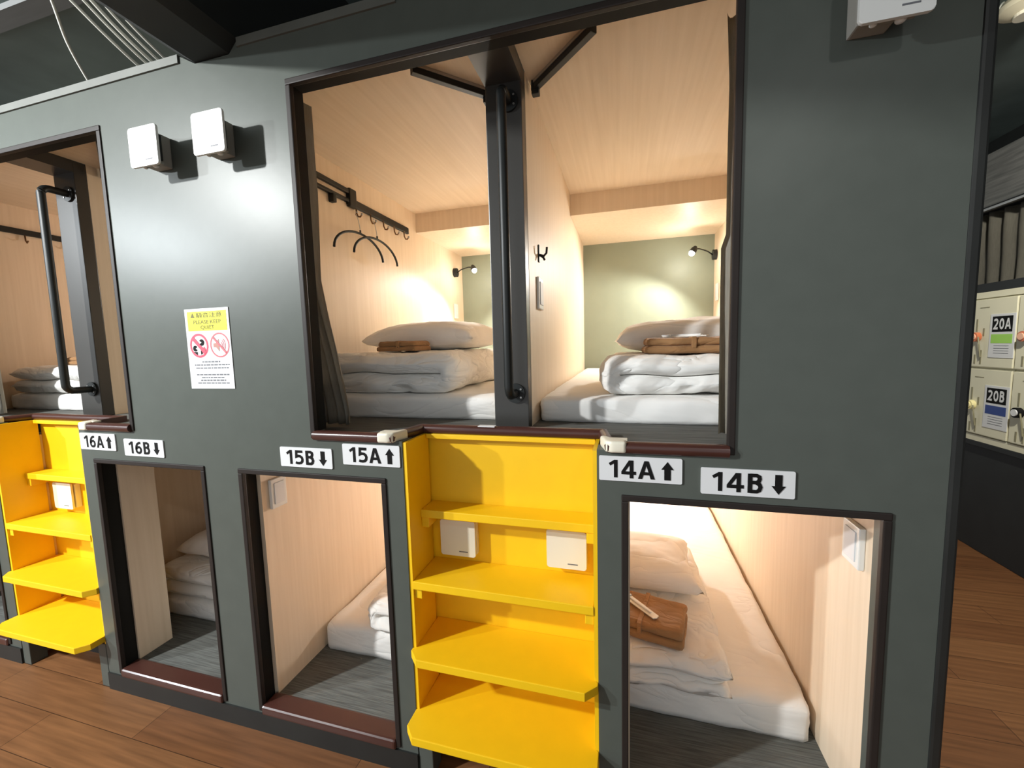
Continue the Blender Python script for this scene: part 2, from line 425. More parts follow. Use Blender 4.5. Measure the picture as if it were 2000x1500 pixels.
for U, A in ((U1, A1), (U2, A2)):
    p = [(U[0] + .01, -0.002, zn), (A[0] - 0.035, -0.002, zn), (A[0] - 0.008, NY, zn), (A[1] + 0.008, NY, zn), (A[1] + 0.035, -0.002, zn), (U[1] - .01, -0.002, zn)]
    tn[0] += 1
    smooth_by_angle(struct('trim_%d' % tn[0], nosing(p), M_sill), 50)

# ------------------------------------------------------------------ yellow stairs
def stairs(A, fronts, label, group, t1l=0.02, feet=True):
    x0, x1 = A[0], A[1]
    t = thing('built_in_stairs', label, 'stairs', ((x0 + x1) / 2, 0.08, 0), group)
    MB().box(x0 + 0.0005, x1 - 0.0005, 0.165, 0.18, 0.17, 1.1315).build('back_panel', M_yellow, t)
    MB().box(x0 + 0.0005, x0 + 0.012, 0.003, 0.151, 0.17, 1.146).build('side_panel', M_yellow, t)
    MB().box(x1 - 0.012, x1 - 0.0005, 0.003, 0.151, 0.17, 1.146).build('side_panel', M_yellow, t)
    MB().box(x0 + 0.014, x1 - 0.014, 0.134, 0.1515, 1.130, 1.146, 0.002).build('top_lip', M_yellow, t)
    for (zt, fr), i in zip(fronts, range(4)):
        a = x0 + 0.013; b = x1 - 0.013
        if fr > 0: pl = [(a, fr), (b, fr), (b, 0.164), (a, 0.164)]
        else:
            c = min(0.035, 0.012 - fr * 0.5)
            a2, b2 = (x0 + 0.001, x1 - 0.001) if fr < -0.01 else (a, b)
            yb = min(0.0015, fr + c + .03) if fr < -0.01 else 0.0
            if fr < -0.01:
                pl = [(a2, fr + c), (a2 + c, fr), (b2 - c, fr), (b2, fr + c), (b2, 0.001), (b, 0.002), (b, 0.164), (a, 0.164), (a, 0.002), (a2, 0.001)]
            else:
                pl = [(a, 0.0), (b, 0.0), (b, 0.164), (a, 0.164)]
        MB().prism(pl, zt - 0.027, zt, 'z', 0.0025).build('tread', M_yellow, t)
    for (zt, fr) in fronts:
        if fr < 0.02 and zt < 0.6: continue
        y0 = max(fr, 0.006) + 0.004
        for xa, xb in ((x0 + 0.0125, x0 + 0.038), (x1 - 0.038, x1 - 0.0125)):
            MB().box(xa, xb, y0, 0.16, zt - 0.062, zt - 0.0275, 0.002).build('cleat', M_yellow, t)
    MB().box(x0 + 0.002, x1 - 0.002, 0.13, 0.18, 0.0, 0.165).build('plinth', M_kick, t)
    for xa in (x0 + 0.004, x1 - 0.054):
        MB().box(xa, xa + 0.05, 0.0, 0.06, 0.0, 0.20, 0.003).build('foot', M_wall, t)
    return t
G = 'yellow built-in stairs up to the upper pods'
st1 = stairs(A1, [(0.90, 0.075), (0.69, 0.0), (0.46, -0.047), (0.24, -0.095)], 'yellow built-in stairs in the middle between the 15A and 14A signs', G)
st2 = stairs(A2, [(0.90, 0.085), (0.69, 0.0), (0.46, -0.04), (0.24, -0.085)], 'yellow built-in stairs at the left edge beside the 16A sign', G)

# white foam corner guards on the notch corners
def guard(x, s, label):
    t = thing('corner_guard', label, 'corner guard', (x, 0.02, 1.15), 'white corner guards on the deck edge')
    a0, a1 = sorted((x - s * 0.046, x + s * 0.004))
    c = 0.0
    pl = [(x - s * .042, -0.020), (x - s * .004, -0.020), (x + s * .013, -0.010), (x + s * .030, .052), (x + s * .012, .056), (x - s * .004, .010), (x - s * .046, .010)]
    if s < 0: pl = pl[::-1]
    mb = MB().prism(pl, 1.147, 1.179, 'z')
    bmesh.ops.bevel(mb.bm, geom=mb.bm.edges[:], offset=.008, segments=3, affect='EDGES', profile=.6)
    smooth_by_angle(mb.build('cushion', M_cream, t), 40)
    MB().box(a0, a1, 0.006, 0.034, 1.173, 1.1785, .002).build('flange', M_cream, t)
guard(A1[0] - 0.035, 1, 'white corner guard on deck edge above the 15A sign')
guard(A1[1] + 0.035, -1, 'white corner guard on deck edge above the 14A sign')
guard(A2[1] + 0.035, -1, 'white corner guard on deck edge above the 16A sign')
guard(A2[0] - 0.035, 1, 'white corner guard at the far left picture edge, left of stairs')
t = tag(MB().box(-0.472, -0.414, NY - 0.014, NY + 0.008, 1.1745, 1.1775).build('label_sticker', M_paper), 'small white sticker on brown deck nosing below the black post', 'sticker')

# ------------------------------------------------------------------ number signs
GL = {
 '1': (0.62, [[('p', [(.06, .80), (.36, 1.0), (.54, 1.0), (.54, 0), (.34, 0), (.34, .78), (.14, .66)])]]),
 '4': (0.80, [[('p', [(.42, 1.0), (.64, 1.0), (.22, .36), (.02, .36)]), ('p', [(.02, .38), (.02, .20), (.80, .20), (.80, .38)]), ('p', [(.46, 1.0), (.66, 1.0), (.66, 0), (.46, 0)])]]),
 '5': (0.74, [[('s', [(.66, .91), (.17, .91), (.15, .55), (.30, .60), (.46, .58), (.58, .50), (.63, .36), (.60, .22), (.50, .12), (.34, .085), (.18, .10), (.08, .14)])]]),
 '6': (0.76, [[('s', [(.64, .90), (.46, .90), (.28, .80), (.17, .62), (.13, .40), (.16, .22), (.26, .11), (.40, .085), (.54, .12), (.62, .22), (.64, .34), (.60, .47), (.50, .55), (.37, .56), (.24, .50), (.15, .38)])]]),
 '2': (0.74, [[('s', [(.09, .80), (.20, .89), (.36, .915), (.52, .87), (.60, .75), (.57, .60), (.45, .43), (.28, .26), (.12, .09), (.67, .09)])]]),
 '0': (0.78, [[('s', [(.40, .91), (.27, .86), (.17, .70), (.14, .50), (.17, .30), (.27, .14), (.40, .09), (.53, .14), (.63, .30), (.66, .50), (.63, .70), (.53, .86), (.40, .91)])]]),
 'A': (0.88, [[('p', [(.33, 1.0), (.55, 1.0), (.88, 0), (.66, 0), (.44, .74), (.22, 0), (0, 0)]), ('p', [(.20, .22), (.68, .22), (.63, .39), (.25, .39)])]]),
 'B': (0.80, [[('p', [(.06, 0), (.27, 0), (.27, 1.0), (.06, 1.0)]), ('s', [(.17, .915), (.46, .915), (.57, .85), (.59, .74), (.55, .62), (.45, .555), (.17, .555)]), ('s', [(.45, .525), (.58, .46), (.63, .32), (.58, .16), (.47, .09), (.17, .085)])]]),
}
def glyph_text(txt, cx, cz, w, h, y, m, parent, facing='y', th=0.185):
    """bold signage characters drawn from strokes, fitted into w x h"""
    ly_ = [0.0]; adv = [GL[c][0] for c in txt]; gap = .10; tot = sum(adv) + gap * (len(txt) - 1)
    mb = MB(); x = 0.0
    def P(a, b):
        a = (a / tot - .5) * w; b = (b - .5) * h
        return (cx + a, y - ly_[0], cz + b) if facing == 'y' else (y - ly_[0], cx - a, cz + b)
    for c, ad in zip(txt, adv):
        for item in GL[c][1]:
            for k, pts in item:
                ly_[0] += .00012
                if k == 'p':
                    mb.bm.faces.new([mb.bm.verts.new(P(x + a, b)) for a, b in pts])
                else:
                    L = []; n = len(pts)
                    for i_ in range(n):
                        d0 = Vector(pts[i_]) - Vector(pts[i_ - 1]) if i_ else Vector(pts[1]) - Vector(pts[0])
                        d1 = Vector(pts[i_ + 1]) - Vector(pts[i_]) if i_ < n - 1 else d0
                        if not i_: d0 = d1
                        if pts[0] == pts[-1] and i_ in (0, n - 1):
                            d0 = Vector(pts[-1]) - Vector(pts[-2]); d1 = Vector(pts[1]) - Vector(pts[0])
                        d0 = d0.normalized(); d1 = d1.normalized(); tt = (d0 + d1).normalized(); nn = Vector((-tt.y, tt.x))
                        q = nn * (th / 2 / max(.5, tt.dot(d0)))
                        L.append((Vector(pts[i_]) + q, Vector(pts[i_]) - q))
                    vs = [(mb.bm.verts.new(P(x + a.x, a.y)), mb.bm.verts.new(P(x + b.x, b.y))) for a, b in L]
                    for i_ in range(n - 1): mb.bm.faces.new((vs[i_][0], vs[i_][1], vs[i_ + 1][1], vs[i_ + 1][0]))
        x += ad + gap
    off = Vector(parent['_o'])
    o = mb.build('lettering', m, parent)
    return o

def rrect(x0, x1, z0, z1, r, n=5):
    pts = []
    for cx, cz, a0 in ((x1 - r, z1 - r, 0), (x0 + r, z1 - r, 90), (x0 + r, z0 + r, 180), (x1 - r, z0 + r, 270)):
        for k in range(n + 1):
            a = math.radians(a0 + 90 * k / n); pts.append((cx + r * math.cos(a), cz + r * math.sin(a)))
    return pts
def sign(txt, x0, x1, z0, z1, up, label):
    t = thing('number_sign', label, 'sign', ((x0 + x1) / 2, -0.0005, (z0 + z1) / 2))
    MB().prism(rrect(x0, x1, z0, z1, 0.004), -0.004, -0.0004, 'y').build('plate', M_paper, t)
    w = x1 - x0; h = z1 - z0
    glyph_text(txt, x0 + w * 0.395, (z0 + z1) / 2, w * 0.575, h * 0.72, -0.0046, M_ink, t)
    ax = x0 + w * 0.83; zc = (z0 + z1) / 2; s = 1 if up else -1; hh = h * 0.36
    pts = [(ax - 0.008, zc - s * hh), (ax + 0.008, zc - s * hh), (ax + 0.008, zc + s * hh * .15), (ax + 0.0155, zc + s * hh * .15), (ax, zc + s * hh), (ax - 0.0155, zc + s * hh * .15), (ax - 0.008, zc + s * hh * .15)]
    MB().prism(pts, -0.0052, -0.0042, 'y').build('arrow', M_ink, t)
sign('16A', -2.156, -1.952, 1.065, 1.133, True, 'white sign reading 16A with an up arrow, above the 16B doorway')
sign('16B', -1.904, -1.694, 1.05, 1.117, False, 'white sign reading 16B with a down arrow')
sign('15B', -1.146, -0.936, 1.048, 1.116, False, 'white sign reading 15B with a down arrow')
sign('15A', -0.893, -0.683, 1.067, 1.136, True, 'white sign reading 15A with an up arrow, left of yellow stairs')
sign('14A', -0.069, 0.143, 1.067, 1.135, True, 'white sign reading 14A with an up arrow, right of yellow stairs')
sign('14B', 0.188, 0.400, 1.047, 1.116, False, 'white sign reading 14B with a down arrow')

# ------------------------------------------------------------------ quiet notice poster
def ring(cx, cz, r0, r1, y, n=40):
    mb = MB(); a = []
    for k in range(n):
        t_ = 2 * math.pi * k / n
        a.append((mb.bm.verts.new((cx + r0 * math.cos(t_), y, cz + r0 * math.sin(t_))), mb.bm.verts.new((cx + r1 * math.cos(t_), y, cz + r1 * math.sin(t_)))))
    for k in range(n):
        p, q = a[k], a[(k + 1) % n]; mb.bm.faces.new((p[0], p[1], q[1], q[0]))
    return mb
px0, px1, pz0, pz1 = -1.522, -1.321, 1.316, 1.600
pt = thing('notice_poster', 'white and yellow notice asking to keep quiet, stuck on charcoal wall', 'poster', ((px0 + px1) / 2, -0.0005, 1.316))
MB().box(px0, px1, -0.0022, -0.0004, pz0, pz1).build('sheet', M_paper, pt)
MB().box(px0 + 0.012, px1 - 0.010, -0.0028, -0.0023, 1.522, 1.590).build('yellow_banner', M_yel2, pt)
pcx = (px0 + px1) / 2
MB().prism([(pcx - .072, 1.569), (pcx - .054, 1.569), (pcx - .063, 1.585)], -0.0033, -0.0029, 'y').build('warning_triangle', M_olive, pt)
text_on('騒音注意', pcx + 0.012, 1.577, 0.118, 0.018, -0.0032, M_olive, pt, 'lettering', 0.006)
text_on('PLEASE KEEP', pcx + 0.002, 1.553, 0.125, 0.013, -0.0032, M_olive, pt, 'lettering', 0.006)
text_on('QUIET', pcx + 0.002, 1.533, 0.062, 0.015, -0.0032, M_olive, pt, 'lettering', 0.006)
i1 = (pcx - 0.045, 1.470); i2 = (pcx + 0.050, 1.470)
o = ring(*i1, 0.035, 0.043, -0.0027).build('prohibition_ring', M_red, pt)
s_ = 0.0275
for (cx, cz), nm, mt, w in ((i1, 'slash', M_red, 0.0045), (i2, 'slash', M_pinkr, 0.0026)):
    MB().prism([(cx - s_ - w, cz + s_ - w), (cx - s_ + w, cz + s_ + w), (cx + s_ + w, cz - s_ + w), (cx + s_ - w, cz - s_ - w)], -0.0034, -0.0031, 'y').build(nm, mt, pt)
ring(*i2, 0.0385, 0.0435, -0.0027).build('prohibition_ring', M_pinkr, pt)
def blob(cx, cz, r, a0, a1, n=18):
    return [(cx, cz)] + [(cx + r * math.cos(math.radians(a0 + (a1 - a0) * k / n)), cz + r * math.sin(math.radians(a0 + (a1 - a0) * k / n))) for k in range(n + 1)]
ic = MB()
ic.prism(blob(i1[0] + .013, i1[1] + .011, .0115, -150, 150), -0.0030, -0.0026, 'y')
ic.prism(blob(i1[0] - .019, i1[1] - .010, .0105, 30, 330), -0.0030, -0.0026, 'y')
ic.prism([(i1[0] + .006, i1[1] - .032), (i1[0] + .022, i1[1] - .024), (i1[0] + .012, i1[1] - .012), (i1[0] + .006, i1[1] - .018)], -0.0030, -0.0026, 'y')
ic.prism([(i1[0] - .028, i1[1] - .022), (i1[0] - .010, i1[1] - .022), (i1[0] - .010, i1[1] - .034)], -0.0030, -0.0026, 'y')
ic.build('talking_heads', M_ink, pt)
MB().prism([(i1[0] + .008, i1[1] - .014), (i1[0] + .024, i1[1] - .004), (i1[0] + .030, i1[1] - .016), (i1[0] + .016, i1[1] - .028)], -0.0032, -0.0028, 'y').build('talking_mouth', M_red, pt)
sx, sz = i2
MB().prism([(sx - .028, sz - .006), (sx - .016, sz - .008), (sx - .003, sz - .022), (sx - .003, sz + .022), (sx - .016, sz + .008), (sx - .028, sz + .006)], -0.0030, -0.0026, 'y').build('loudspeaker', M_brn, pt)
wv = MB()
for rr in (0.010, 0.017, 0.024):
    v0 = []
    for k in range(13):
        a = math.radians(-50 + 100 * k / 12)
        v0.append((wv.bm.verts.new((sx + rr * math.cos(a), -0.0027, sz + rr * math.sin(a) * 1.1)), wv.bm.verts.new((sx + (rr + .0028) * math.cos(a), -0.0027, sz + (rr + .0028) * math.sin(a) * 1.1))))
    for k in range(12): wv.bm.faces.new((v0[k][0], v0[k][1], v0[k + 1][1], v0[k + 1][0]))
wv.build('sound_waves', M_pinkr, pt)
ln = MB(); rz = random.Random(3)
for zz, w in ((1.412, .088), (1.401, .160), (1.390, .150), (1.366, .150), (1.356, .105), (1.346, .115), (1.336, .145)):
    x = pcx + 0.006 - w / 2
    while x < pcx + 0.006 + w / 2 - .004:
        l = rz.uniform(.006, .018); ln.box(x, min(x + l, pcx + 0.006 + w / 2), -0.0027, -0.0023, zz - .0021, zz + .0021); x += l + .0035
ln.build('small_print', M_inkg, pt)['kind'] = 'stuff'

# ------------------------------------------------------------------ white square wall fixtures
def wall_fixture(x, label):
    t = thing('wall_fixture', label, 'wall fixture', (x, 0, 2.12), 'white square fixtures high on the wall')
    xa = x - 0.0625; xb = x + 0.0625; za, zb = 2.063, 2.188
    MB().prism(rrect(xa, xb, za, zb, 0.008), -0.078, -0.070, 'y', 0.002).build('cover_plate', M_white, t)
    MB().box(x - 0.034, x + 0.034, -0.070, -0.042, 2.088, 2.170).build('recess', M_dark, t)
    MB().box(x - 0.052, x + 0.018, -0.044, 0.0, 2.080, 2.182, 0.004).build('body', M_greyp, t)
    MB().box(x - 0.030, x + 0.044, -0.062, -0.046, 2.072, 2.082, 0.003).build('bracket', M_greyp, t)
    MB().sphere((x + 0.018, -0.056, 2.070), 0.010, (1, 1, .7)).build('knob', M_white, t, True)
    MB().sphere((x - 0.028, -0.056, 2.070), 0.007, (1, 1, .7)).build('knob', M_white, t, True)
    MB().box(x + 0.008, x + 0.038, -0.0786, -0.0780, 2.081, 2.0845).build('mark', M_inkg, t)
    return t
wall_fixture(-1.527, 'white square wall fixture, left one of the pair above the notice')
wall_fixture(-1.249, 'white square wall fixture, right one of the pair above the notice')
wall_fixture(0.515, 'white square wall fixture at the top right of the charcoal wall')
def stair_plate(x, label):
    t = thing('square_cover_plate', label, 'cover plate', (x, 0.165, 0.784), 'cream square plates on the stair back panel')
    MB().box(x - 0.058, x + 0.064, 0.142, 0.1645, 0.726, 0.842, 0.003).build('backing_box', M_cream, t)
    MB().prism(rrect(x - 0.0635, x + 0.0635, 0.722, 0.848, 0.007), 0.128, 0.136, 'y', 0.002).build('cover_plate', M_cream, t)
    MB().box(x + 0.004, x + 0.036, 0.1274, 0.1280, 0.737, 0.7405).build('mark', M_inkg, t)
    MB().box(x - 0.04, x + 0.04, 0.136, 0.142, 0.74, 0.83).build('spacer', M_dark, t)
stair_plate(-0.556, 'cream square plate under top step of middle stairs, left one')
stair_plate(-0.182, 'cream square plate under top step of middle stairs, right one')
stair_plate(-2.585, 'cream square plate under top step of the left-edge stairs')

# ------------------------------------------------------------------ grab bars on the posts
def grab_bar(x, zt, zb, label, ysurf=0.25, off=0.075):
    t = thing('grab_bar', label, 'grab bar', (x, ysurf, zb), 'black grab bars on the posts')
    y = ysurf - off; r = 0.03
    path = [(x + 0.028, ysurf - 0.006, zt)]
    path = [(x, ysurf - 0.004, zt)]
    for k in range(7):
        a = math.radians(90 * k / 6); path.append((x, y + r - r * math.sin(a), zt - r + r * math.cos(a)))
    for k in range(7):
        a = math.radians(90 * k / 6); path.append((x, y + r - r * math.cos(a), zb + r - r * math.sin(a)))
    path.append((x, ysurf - 0.004, zb))
    o = MB().tube(path, 0.0155, 14).build('bar', M_black, t); smooth_by_angle(o, 50)
    for z in (zt, zb):
        f = MB().cyl((x, ysurf - 0.0085, z), (x, ysurf - 0.0002, z), 0.034, 24).build('flange', M_black, t)
        for k in (35, 145, 215, 325):
            a = math.radians(k)
            MB().cyl((x + 0.025 * math.cos(a), ysurf - 0.0115, z + 0.025 * math.sin(a)), (x + 0.025 * math.cos(a), ysurf - 0.0086, z + 0.025 * math.sin(a)), 0.0035, 8).build('screw', M_steel, f)
grab_bar(-0.368, 2.235, 1.275, 'black vertical grab bar on the central post above yellow stairs', 0.25, 0.085)
grab_bar(-2.505, 2.20, 1.285, 'black vertical grab bar on the post at the left edge', 0.25, 0.10)

# ------------------------------------------------------------------ bedding
def wob(p, amp, f, seed):
    return noise.noise_vector(Vector(p) * f + Vector((seed, seed * 1.7, seed * .3))) * amp
def mattress(x0, x1, y0, y1, z0, z1, label, seed):
    nx, ny, nz = 36, 50, 6; bm = bmesh.new(); V = {}
    for i in range(nx + 1):
        for j in range(ny + 1):
            for k in range(nz + 1):
                if 0 < i < nx and 0 < j < ny and 0 < k < nz: continue
                p = Vector((x0 + (x1 - x0) * i / nx, y0 + (y1 - y0) * j / ny, z0 + (z1 - z0) * k / nz))
                r = 0.028; q = Vector((min(max(p.x, x0 + r), x1 - r), min(max(p.y, y0 + r), y1 - r), min(max(p.z, z0 + r * .5), z1 - r)))
                d = p - q
                if d.length > 1e-6: p = q + d.normalized() * min(d.length, r) if d.length > r else p
                w = wob((p.x, p.y, p.z * 2.5), 0.010, 5.5, seed) + wob(p, 0.004, 17, seed + 3)
                if k == 0: w.z = 0
                if k == nz: w.z = -abs(w.z) * .5
                if i in (0, nx): w.x = -abs(w.x) if i == nx else abs(w.x)
                V[(i, j, k)] = bm.verts.new(p + w)
    def q4(a, b, c, d): bm.faces.new((V[a], V[b], V[c], V[d]))
    for i in range(nx):
        for j in range(ny):
            q4((i, j, 0), (i, j + 1, 0), (i + 1, j + 1, 0), (i + 1, j, 0)); q4((i, j, nz), (i + 1, j, nz), (i + 1, j + 1, nz), (i, j + 1, nz))
    for i in range(nx):
        for k in range(nz):
            q4((i, 0, k), (i + 1, 0, k), (i + 1, 0, k + 1), (i, 0, k + 1)); q4((i, ny, k), (i, ny, k + 1), (i + 1, ny, k + 1), (i + 1, ny, k))
    for j in range(ny):
        for k in range(nz):
            q4((0, j, k), (0, j, k + 1), (0, j + 1, k + 1), (0, j + 1, k)); q4((nx, j, k), (nx, j + 1, k), (nx, j + 1, k + 1), (nx, j, k + 1))
    mb = MB(); mb.bm.free(); mb.bm = bm
    o = mb.build('mattress', M_linen, None, True)
    return tag(o, label, 'mattress', 'white sheeted mattresses in the pods')

def duvet(x0, x1, y0, y1, z0, lay, label, seed, fold='right', gap=0.001, rr=0.55):
    """a duvet folded in two: C-shaped section in xz, run along y with rounded ends"""
    h = lay / 2; zl = z0 + h; zu = z0 + lay + gap + h; zc = (zl + zu) / 2; R = (zu - zl) / 2
    s = 1 if fold == 'right' else -1
    xe = (x1 if s > 0 else x0) - s * (R + h); xo = (x0 if s > 0 else x1) + s * h
    cl = []
    n1 = 34
    for k in range(n1 + 1): cl.append((xo + (xe - xo) * k / n1, zl, 0, -1, k / n1))
    for k in range(1, 12):
        a = -90 + 180 * k / 12; c, sn = math.cos(math.radians(a)), math.sin(math.radians(a))
        cl.append((xe + s * R * c, zc + R * sn, s * c, sn, 1))
    for k in range(n1 + 1): cl.append((xe + (xo - xe) * k / n1, zu, 0, 1, 1 - k / n1))
    ny = 46; bm = bmesh.new(); rows = []
    N = len(cl)
    for j in range(ny + 1):
        v = j / ny; y = y0 + (y1 - y0) * v
        e = min(v, 1 - v) * (y1 - y0)
        er = 0.05; fy = math.sqrt(max(0.0, 1 - (1 - min(e / er, 1)) ** 2))
        fy = max(fy, 0.12)
        ring_ = []
        for side in (1, -1):
            rng = range(N) if side == 1 else range(N - 1, -1, -1)
            for k in rng:
                x, z, nx_, nz_, u = cl[k]
                d = abs(x - xo); fx = math.sqrt(max(0.0, 1 - (1 - min(d / 0.05, 1)) ** 2)) if nx_ == 0 else 1
                fx = max(fx, 0.15)
                th = h * fx * fy * (1.0 if side == 1 else 0.985)
                p = Vector((x + nx_ * th * side, y, z + nz_ * th * side))
                w = wob((p.x, p.y, p.z * 1.5), 0.016, 5, seed) + wob((p.x * .6, p.y, p.z * 2), 0.007, 15, seed + 5)
                rdg = abs(noise.noise(Vector((p.x * 14 + seed, p.y * 5, p.z * 9)))); w.z += (rdg - .2) * .008
                w.y += (rdg - .2) * .012
                lw_ = noise.noise(Vector((p.x * 3.5 + seed, p.y * 7, p.z * 34 + seed))); cr_ = max(0.0, 1 - abs(lw_) * 7)
                if side == 1: w -= Vector((nx_, 0, nz_)) * .006 * cr_; w.y += (0.010 * cr_ if v < .5 else -0.01 * cr_)
                if side == -1: w = wob((p.x, p.y, zc * 1.5), 0.014, 5, seed) * (.4 + .6 * fx)
                p += w - Vector((0, 0, .004))
                p.z = min(max(p.z, z0 + 0.002), z0 + 2 * lay + gap)
                ring_.append(bm.verts.new(p))
        rows.append(ring_)
    K = len(rows[0])
    for j in range(ny):
        for k in range(K):
            bm.faces.new((rows[j][k], rows[j][(k + 1) % K], rows[j + 1][(k + 1) % K], rows[j + 1][k]))
    for row, fl in ((rows[0], 0), (rows[-1], 1)):
        for k in range(N - 1):
            f = (row[k], row[k + 1], row[K - 2 - k], row[K - 1 - k])
            bm.faces.new(f if fl else f[::-1])
    mb = MB(); mb.bm.free(); mb.bm = bm
    o = mb.build('folded_duvet', M_cotton, None, True)
    return tag(o, label, 'duvet', 'folded white duvets on the mattresses')

def pillow(cx, cy, z0, w, d, th, label, seed, rot=0.0):
    n = 34; bm = bmesh.new(); top = {}; bot = {}
    cr, sr = math.cos(rot), math.sin(rot)
    for i in range(n + 1):
        for j in range(n + 1):
            u = -1 + 2 * i / n; v = -1 + 2 * j / n
            t_ = ((1 - abs(u) ** 2.6) * (1 - abs(v) ** 3.0)) ** 0.36
            px = u * (1 - 0.10 * (1 - v * v) * abs(u) ** 4 * .5) * (1 - .05 * (1 - abs(v)) * abs(u)); py = v * (1 - .07 * (1 - abs(u)) * abs(v))
            x = px * w / 2; y = py * d / 2
            X = cx + x * cr - y * sr; Y = cy + x * sr + y * cr
            for dct, zz in ((top, z0 + th * .38 + th * .62 * t_), (bot, z0 + th * .38 * (1 - t_))):
                if dct is bot and (i in (0, n) or j in (0, n)): bot[(i, j)] = top[(i, j)]; continue
                wv_ = wob((X, Y, zz), 0.008, 8, seed) + wob((X, Y, zz), 0.004, 22, seed)
                p = Vector((X, Y, zz)) + wv_; p.z = max(p.z, z0 + .001)
                dct[(i, j)] = bm.verts.new(p)
    for i in range(n):
        for j in range(n):
            bm.faces.new((top[(i, j)], top[(i + 1, j)], top[(i + 1, j + 1)], top[(i, j + 1)]))
            bm.faces.new((bot[(i, j)], bot[(i, j + 1)], bot[(i + 1, j + 1)], bot[(i + 1, j)]))
    mb = MB(); mb.bm.free(); mb.bm = bm
    return tag(mb.build('pillow', M_linen, None, True), label, 'pillow', 'white pillows on the folded duvets')

def soft_box(x0, x1, y0, y1, z0, z1, amp, seed, r=0.014, n=(22, 12, 5)):
    nx, ny, nz = n; mb = MB(); V = {}
    for i in range(nx + 1):
        for j in range(ny + 1):
            for k in range(nz + 1):
                if 0 < i < nx and 0 < j < ny and 0 < k < nz: continue
                p = Vector((x0 + (x1 - x0) * i / nx, y0 + (y1 - y0) * j / ny, z0 + (z1 - z0) * k / nz))
                q = Vector((min(max(p.x, x0 + r), x1 - r), min(max(p.y, y0 + r), y1 - r), min(max(p.z, z0 + r), z1 - r)))
                d = p - q
                if d.length > r: p = q + d.normalized() * r
                w = wob(p, amp, 16, seed) + wob(p, amp * .5, 40, seed + 2)
                if k == 0: w.z = 0
                V[(i, j, k)] = mb.bm.verts.new(p + w)
    bm = mb.bm
    def q4(a, b, c, d): bm.faces.new((V[a], V[b], V[c], V[d]))
    for i in range(nx):
        for j in range(ny):
            q4((i, j, 0), (i, j + 1, 0), (i + 1, j + 1, 0), (i + 1, j, 0)); q4((i, j, nz), (i + 1, j, nz), (i + 1, j + 1, nz), (i, j + 1, nz))
        for k in range(nz):
            q4((i, 0, k), (i + 1, 0, k), (i + 1, 0, k + 1), (i, 0, k + 1)); q4((i, ny, k), (i, ny, k + 1), (i + 1, ny, k + 1), (i + 1, ny, k))
    for j in range(ny):
        for k in range(nz):
            q4((0, j, k), (0, j, k + 1), (0, j + 1, k + 1), (0, j + 1, k)); q4((nx, j, k), (nx, j + 1, k), (nx, j + 1, k + 1), (nx, j, k + 1))
    return mb

def loungewear(cx, cy, z0, w, d, hgt, rot, label, seed, packet=True):
    t = thing('folded_loungewear', label, 'clothes', (cx, cy, z0), 'brown loungewear bundles on the beds')
    t['_o'] = (0, 0, 0)
    parts = [('trousers', soft_box(-w / 2, w / 2, -d / 2, d / 2, 0.001, hgt * .52, .003, seed), M_brown, True),
             ('top', soft_box(-w / 2 + .006, w / 2 - .004, -d / 2 + .006, d / 2, hgt * .5, hgt, .0045, seed + 4), M_brown, True)]
    tie = MB()
    tie.box(-.006 + w * .05, .010 + w * .05, -d / 2 - .002, d / 2 + .002, hgt * .35, hgt + .003, .003)
    parts.append(('tie', tie, M_brown, False))
    for nm, mb, m, sm in parts:
        mb.build(nm, m, t, sm)
    t.rotation_euler = (0, 0, rot)
    if packet:
        k = thing('toothbrush_packet', label.replace(label.split(',')[0], 'clear toothbrush packet on the brown loungewear'), 'packet', (cx, cy, z0 + hgt + .004), 'toothbrush packets on the loungewear')
        k['_o'] = (0, 0, 0)
        MB().prism([(-.085, -.017), (.085, -.013), (.09, 0), (.085, .015), (-.085, .018)], 0.0, .004, 'z', .001).build('film', M_film, k)
        MB().cyl((-.07, 0, .0065), (.06, 0, .0065), .004, 8).build('toothbrush', M_paper, k)
        MB().box(-.088, -.055, -.018, .018, .0042, .009, .001).build('paste_tube', M_paper, k)
        k.rotation_euler = (0, 0, rot - .6)
    return t

# upper pods
mattress(-0.318, 0.632, 0.385, 2.24, ZD, 1.245, 'white mattress in the upper pod 14A', 1)
duvet(-0.095, 0.60, 0.43, 1.12, 1.246, 0.073, 'folded white duvet in pod 14A with its round fold to the left', 2, 'left')
pillow(0.285, 0.93, 1.392, 0.66, 0.44, 0.150, 'white pillow in pod 14A under the lamp on the right', 3, 0.05)
loungewear(0.225, 0.60, 1.393, 0.31, 0.16, 0.060, 0.05, 'brown folded loungewear, in front of the pillow in pod 14A', 4)
mattress(-1.362, -0.455, 0.385, 2.24, ZD, 1.25, 'white mattress in the upper pod 15A', 11)
duvet(-1.345, -0.655, 0.40, 1.15, 1.251, 0.088, 'folded white duvet in pod 15A with its round fold to the right', 12, 'right')
pillow(-0.985, 0.93, 1.427, 0.66, 0.44, 0.150, 'white pillow in pod 15A behind the left curtain', 13, -0.12)
loungewear(-1.01, 0.62, 1.428, 0.22, 0.14, 0.045, -0.1, 'brown folded loungewear, in front of the pillow in pod 15A', 14, False)
mattress(-3.49, -2.61, 0.385, 2.24, ZD, 1.24, 'white mattress in the upper pod at the left edge', 21)
duvet(-3.48, -2.68, 0.38, 1.1, 1.241, 0.078, 'folded white duvet behind the grab bar at the left edge', 22, 'right')
loungewear(-3.02, 0.55, 1.398, 0.22, 0.16, 0.045, 0.1, 'brown folded loungewear, on the duvet at the left edge', 24, False)
